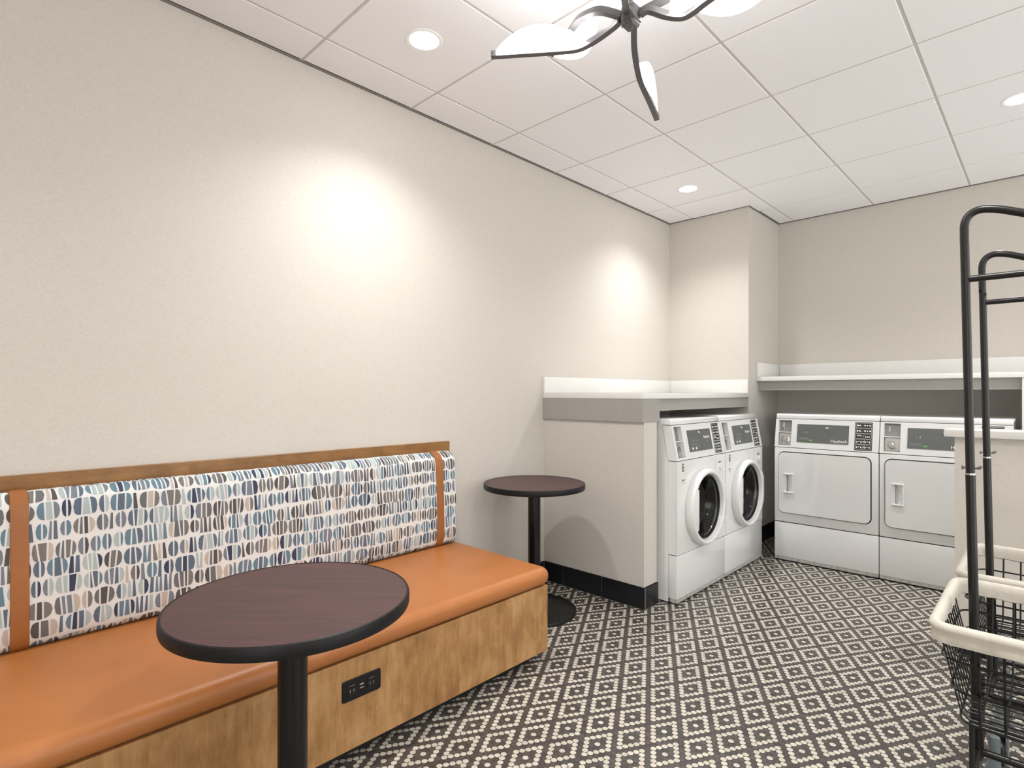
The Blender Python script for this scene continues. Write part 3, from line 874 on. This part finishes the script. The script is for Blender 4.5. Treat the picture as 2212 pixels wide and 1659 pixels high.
# ------------------------------------------------------------------ laundry carts
def rr_path(x0, x1, y0, y1, r, z, n=6):
    return [(x, y, z) for x, y in rrect(x0, x1, y0, y1, r, n)]
def make_cart():
    t = thing('laundry_cart', '', 'laundry cart')
    # local frame: origin on floor at the left pole's foot line
    X0, X1, YA, YB_ = -.222, .405, 1.816, 2.308
    B0, B1, BY0, BY1, ZB, ZT = -.168, .350, 1.868, 2.256, .410, .668
    w = MB()
    def ringz(z, r_=.0028, out=0.0):
        k = (ZT-z)/(ZT-ZB)
        w.tube(rr_path(X0+(B0-X0)*k-out, X1+(B1-X1)*k+out, YA+(BY0-YA)*k-out, YB_+(BY1-YB_)*k+out, .045, z), r_, 6, closed=True)
    for z in (.583, .498, .414): ringz(z, .0030, .005)
    for z in (.540,): ringz(z, .0018, -.003)
    ringz(.655, .004)
    nx, ny_ = 10, 11
    for i in range(nx):
        f = (i+.5)/nx
        xt = xb = B0+.012+(B1-B0-.024)*f
        w.tube([(xt, YA, ZT-.01), (xb, BY0-.004, ZB+.02), (xb, BY0+.014, ZB), (xb, BY1-.014, ZB), (xb, BY1+.004, ZB+.02), (xt, YB_, ZT-.01)], .0031, 6)
    for i in range(ny_):
        f = (i+.5)/ny_
        yt = yb = BY0+.008+(BY1-BY0-.016)*f
        w.tube([(X0, yt, ZT-.01), (B0-.004, yb, ZB+.02), (B0+.014, yb, ZB+.002), (B1-.014, yb, ZB+.002), (B1+.004, yb, ZB+.02), (X1, yt, ZT-.01)], .0020, 6)
    for i in range(16):
        yb = BY0+.02+(BY1-BY0-.04)*i/15
        w.tube([(B0+.01, yb, ZB-.003), (B1-.01, yb, ZB-.003)], .0016, 5)
    w.build('wire_basket', M['wire'], t)
    # canvas rim
    b = MB(); path = rr_path(X0, X1, YA, YB_, .040, 0, 8); n = len(path)
    rp = [(.0085, -.040), (.0105, -.026), (.0085, -.014), (.0135, -.006), (.0130, .003), (.005, .0108), (-.004, .0105), (-.0105, .003), (-.0115, -.012), (-.0105, -.034), (-.0075, -.034), (-.0085, -.012), (-.005, .003), (.003, .005), (.006, -.004), (.005, -.014), (.0065, -.026), (.005, -.040)]
    rings = []; rn = random.Random(3)
    cxm, cym = (X0+X1)/2, (YA+YB_)/2
    pts = []
    for k in range(n):                                   # resample so the cloth can wrinkle
        a = Vector(path[k]); c = Vector(path[(k+1) % n]); m = max(1, int((c-a).length/.02))
        for q in range(m): pts.append(a+(c-a)*q/m)
    n = len(pts)
    for k in range(n):
        tng = (pts[(k+1) % n]-pts[k-1]).normalized(); nm = Vector((tng.y, -tng.x, 0))
        wv = .0024*math.sin(k*1.7)+.0022*math.sin(k*.6+1)+rn.uniform(-.0012, .0012)
        ring = []
        for o_, h_ in rp:
            low = max(0, -h_-.01)/.05
            ring.append(b.bm.verts.new(pts[k]+nm*(o_+wv*low*1.5)+Vector((0, 0, ZT+h_+wv*.8*low))))
        rings.append(ring)
    for k in range(n):
        a, c = rings[k], rings[(k+1) % n]
        for q in range(len(rp)): b._f((a[q], a[(q+1) % len(rp)], c[(q+1) % len(rp)], c[q]), True)
    b.build('canvas_rim', M['canvas'], t, angle=70)
    # garment rack
    pl = lambda z: -.157-.0225*(z-.6)/1.15
    YP = 2.06
    up = [(pl(1.045), YP, 1.045), (pl(1.4), YP, 1.4), (pl(1.56), YP, 1.56), (pl(1.65), YP, 1.65), (pl(1.70), YP, 1.70), (pl(1.735), YP, 1.735)]
    crn = [(-.1785, YP, 1.760), (-.173, YP, 1.778), (-.162, YP, 1.790), (-.146, YP, 1.7955), (-.128, YP, 1.794), (-.10, YP, 1.786), (-.052, YP, 1.765), (.0, YP, 1.742), (.05, YP, 1.728), (.09, YP, 1.724)]
    def sm(P, m=5):
        out = []
        for i in range(len(P)-1):
            p0, p1, p2, p3 = [Vector(P[k]) for k in (max(i-1, 0), i, i+1, min(i+2, len(P)-1))]
            for k in range(m):
                u = k/m; out.append(.5*((2*p1)+(-p0+p2)*u+(2*p0-5*p1+4*p2-p3)*u*u+(-p0+3*p1-3*p2+p3)*u**3))
        return out+[Vector(P[-1])]
    top = [tuple(q) for q in sm(up+crn)]; mir = [(.18-x, y, z) for x, y, z in top[::-1]]
    rk = MB().tube(top+mir[1:], .0108, 14)
    rk.build('rack_tube', M['rack'], t, angle=60)
    MB().tube([(pl(1.6)+.008, YP, 1.602), (.18-pl(1.6)-.008, YP, 1.602)], .0095, 12).build('hanging_bar', M['rack'], t)
    for sgn in (0, 1):
        f = (lambda x: x) if not sgn else (lambda x: .18-x)
        MB().tube([(f(pl(z)), YP, z) for z in (.235, .5, .8, 1.042)], .0118, 14).build('rack_post', M['rack'], t)
        MB().tube([(f(pl(1.041)), YP, 1.041), (f(pl(1.045)), YP, 1.046)], .0125, 14).build('post_collar', M['chrome'], t)
        kx = f(pl(1.06))
        MB().tube([(kx-.019, YP-.004, 1.061), (kx-.015, YP-.004, 1.061), (kx-.0149, YP-.004, 1.061), (kx+.015, YP-.004, 1.061), (kx+.020, YP-.004, 1.062), (kx+.026, YP-.004, 1.067)], [.006, .006, .003, .003, .005, .003], 8).build('wing_bolt', M['gunmetal'], t)
        MB().tube([(f(pl(.24)), YP, .245), (f(pl(.36)), YP, .375)], .0155, 14).build('post_sleeve', M['column'], t)
    # base frame
    fr = MB().tube(rr_path(-.150, .330, 1.880, 2.240, .03, .258), .0105, 10, closed=True)
    fr.tube([(-.150, 2.06, .258), (.330, 2.06, .258)], .0105, 10)
    for x in (-.150, .330):
        for y in (1.90, 2.22): fr.tube([(x, y, .258), (x, y, ZB)], .006, 8)
    fr.build('base_frame', M['rack'], t, angle=60)
    for x, y in ((-.122, 1.905), (-.122, 2.200), (.302, 1.905), (.302, 2.200)):
        c = MB().lathe([(.001, .2475), (.014, .2475), (.015, .24), (.0145, .19), (.018, .150), (.001, .150)], (x, y, 0), n=20)
        c.box(x-.022, x-.017, y-.02, y+.03, .055, .150, .002, 1).box(x+.017, x+.022, y-.02, y+.03, .055, .150, .002, 1)
        cc = c.build('caster', M['caster'], t)
        MB().lathe([(.010, -.013), (.055, -.013), (.0625, -.008), (.0625, .008), (.055, .013), (.010, .013)], (x, y+.012, .0627), 'x', 28).build('wheel', M['rubber'], cc)
    org = Vector((-.158, 2.06, 0))
    for o in all_kids(t): o.data.transform(Matrix.Translation(-org))
    t.location = org
    return t
c1 = make_cart(); c2 = copy_tree(c1); c2.location = (-.158, 2.632, 0)
for ch in kids(c2):                      # this rack is set a little lower than the other
    if ch.name.startswith('rack_tube'):
        ch.data = ch.data.copy()
        for v in ch.data.vertices:
            if v.co.z > 1.65: v.co.z -= .024
c1['label'] = 'nearer wire laundry cart with cream canvas rim and tall black garment rack'
c2['label'] = 'farther wire laundry cart with garment rack, between the first cart and half wall'
for q in (c1, c2): q['group'] = 'wire laundry carts with garment racks'

# ------------------------------------------------------------------ chandelier
def make_chandelier():
    H0 = Vector((-.905, 1.446, 2.40))
    t = thing('leaf_chandelier', 'dark metal leaf chandelier with curved arms and glowing white leaf panels', 'chandelier', H0)
    b = MB(); tmp = bmesh.new(); bmesh.ops.create_icosphere(tmp, subdivisions=1, radius=.036)
    b.merge(tmp); b.box(-.022, .022, -.022, .022, -.030, .034, .006, 1)
    b.build('hub', M['gunmetal'], t, smooth=False)
    MB().tube([(0, 0, .03), (0, 0, ZC-2.4-.018)], .0065, 10).build('stem', M['gunmetal'], t)
    MB().lathe([(.001, ZC-2.4-.0005), (.065, ZC-2.4-.0005), (.065, ZC-2.4-.018), (.001, ZC-2.4-.020)], n=36).build('canopy', M['gunmetal'], t)
    def smooth_path(P, m=6):
        P = [Vector(p) for p in P]; out = []
        for i in range(len(P)-1):
            p0, p1, p2, p3 = P[max(i-1, 0)], P[i], P[i+1], P[min(i+2, len(P)-1)]
            for k in range(m):
                u = k/m
                out.append(.5*((2*p1)+(-p0+p2)*u+(2*p0-5*p1+4*p2-p3)*u*u+(-p0+3*p1-3*p2+p3)*u**3))
        out.append(P[-1]); return out
    arms = [
        # path, leaf base start, end, bulge
        ([(-.030, -.012, 0), (-.06, -.004, -.002), (-.13, .004, -.006), (-.190, -.002, -.010), (-.240, -.036, -.012), (-.32, -.102, -.014), (-.415, -.180, -.016)],
         (-.165, .001, -.008), (-.405, -.172, -.016), (.072, -.092, .0)),
        ([(-.024, -.018, .008), (-.070, -.052, .028), (-.115, -.052, .040), (-.165, -.035, .055), (-.219, .001, .070), (-.32, .070, .094), (-.40, .108, .108)],
         (-.090, -.050, .034), (-.395, .108, .106), (-.02, .105, -.006)),
        ([(-.008, .032, -.006), (-.055, .110, -.014), (-.094, .190, -.026), (-.121, .260, -.039), (-.150, .368, -.055), (-.182, .478, -.070)],
         (-.098, .205, -.028), (-.178, .465, -.068), (.012, .0, .085)),
        ([(.030, .006, .0), (.055, .010, .002), (.087, .056, -.006), (.124, .086, -.012), (.165, .082, -.014), (.213, .063, -.018), (.37, .012, -.028)],
         (.100, .070, -.010), (.360, .014, -.028), (-.02, -.105, .0)),
        ([(.026, .018, .012), (.044, .027, .020), (.079, .051, .038), (.124, .092, .066), (.172, .150, .080), (.235, .215, .090), (.33, .292, .102)],
         (.105, .078, .054), (.322, .285, .100), (-.04, .115, -.004)),
        ([(.006, -.032, .0), (.037, -.088, -.008), (.074, -.169, -.018), (.060, -.24, -.030), (.020, -.34, -.046), (-.03, -.44, -.060)],
         (.066, -.215, -.026), (-.026, -.432, -.058), (.10, -.045, .02)),
    ]
    for path, a, e, bl in arms:
        ar = MB().tube(smooth_path(path), .0092, square=True).build('arm', M['gunmetal'], t, smooth=False)
        a, e, bl = Vector(a), Vector(e), Vector(bl)
        nrm = (e-a).cross(bl).normalized()*.006; n = 28
        b = MB(); F0 = []; F1 = []
        for k in range(n+1):
            u = k/n; q = a+(e-a)*u+bl*(math.sin(PI*u)**.75)
            F0.append(q)
        outl = F0
        va = [b.bm.verts.new(q-nrm) for q in outl]; vb = [b.bm.verts.new(q+nrm) for q in outl]
        b._f(va[::-1]); b._f(vb)
        for k in range(n): b._f((va[k], va[k+1], vb[k+1], vb[k]))
        b._f((va[-1], va[0], vb[0], vb[-1]))
        b.build('leaf_panel', M['lit'], ar, smooth=False)
    return t
make_chandelier()

# ------------------------------------------------------------------ downlights
def spot(loc, power, size=130, blend=1.0, col=(1.0, .985, .97)):
    l = bpy.data.lights.new('downlight_lamp', 'SPOT'); l.energy = power; l.color = col
    l.spot_size = R(size); l.spot_blend = blend; l.shadow_soft_size = .055
    o = bpy.data.objects.new('downlight_lamp', l); COL.objects.link(o); o.location = loc; return o
def make_downlight():
    t = thing('recessed_downlight', '', 'ceiling light')
    MB().lathe([(.0625, -.0005), (.064, -.003), (.076, -.004), (.080, -.001), (.080, .0)], n=48).build('trim_ring', M['trimw'], t)
    MB().lathe([(.0620, -.0006), (.060, -.0022), (.001, -.0026)], n=40).build('lens', M['lens'], t)
    return t
vis = {(-1.957, 1.476): 'round downlight lit in the ceiling left of the chandelier',
       (-1.963, 3.918): 'round downlight lit in the ceiling in front of the boxed column',
       (-.113, 3.946): 'round downlight lit in the ceiling at the right edge above the carts'}
proto = make_downlight(); first = True
POW = 56.0
for x in (-1.96, -.113, 1.72):
    for y in (-.96, 1.476, 3.93):
        d = proto if first else copy_tree(proto); first = False
        d.location = (x, y, ZC-.0002)
        lab = next((v for k, v in vis.items() if abs(k[0]-x) < .05 and abs(k[1]-y) < .05), None)
        d['label'] = lab or 'round recessed ceiling downlight outside the picture'
        d['group'] = 'recessed ceiling downlights' if lab else 'recessed ceiling downlights outside the picture'
        spot((x, y, ZC-.012), POW)

# ------------------------------------------------------------------ world, camera
w = bpy.data.worlds.new('world'); sc.world = w; w.use_nodes = True
w.node_tree.nodes['Background'].inputs[0].default_value = (1, .985, .96, 1)
w.node_tree.nodes['Background'].inputs[1].default_value = 1.55
cam = bpy.data.cameras.new('camera'); co = bpy.data.objects.new('camera', cam); COL.objects.link(co)
cam.sensor_width = 36; cam.lens = 1203.0/2212*36; cam.shift_y = 19.5/2212
cam.clip_start = .05
co.location = (0, 0, CZ); co.rotation_euler = (R(90), 0, math.atan((2270-1106)/1203.0))
sc.camera = co
sc.view_settings.view_transform = 'Standard'; sc.view_settings.look = 'None'
sc.view_settings.exposure = 0.80; sc.view_settings.gamma = 1; sc.view_settings.use_curve_mapping = False
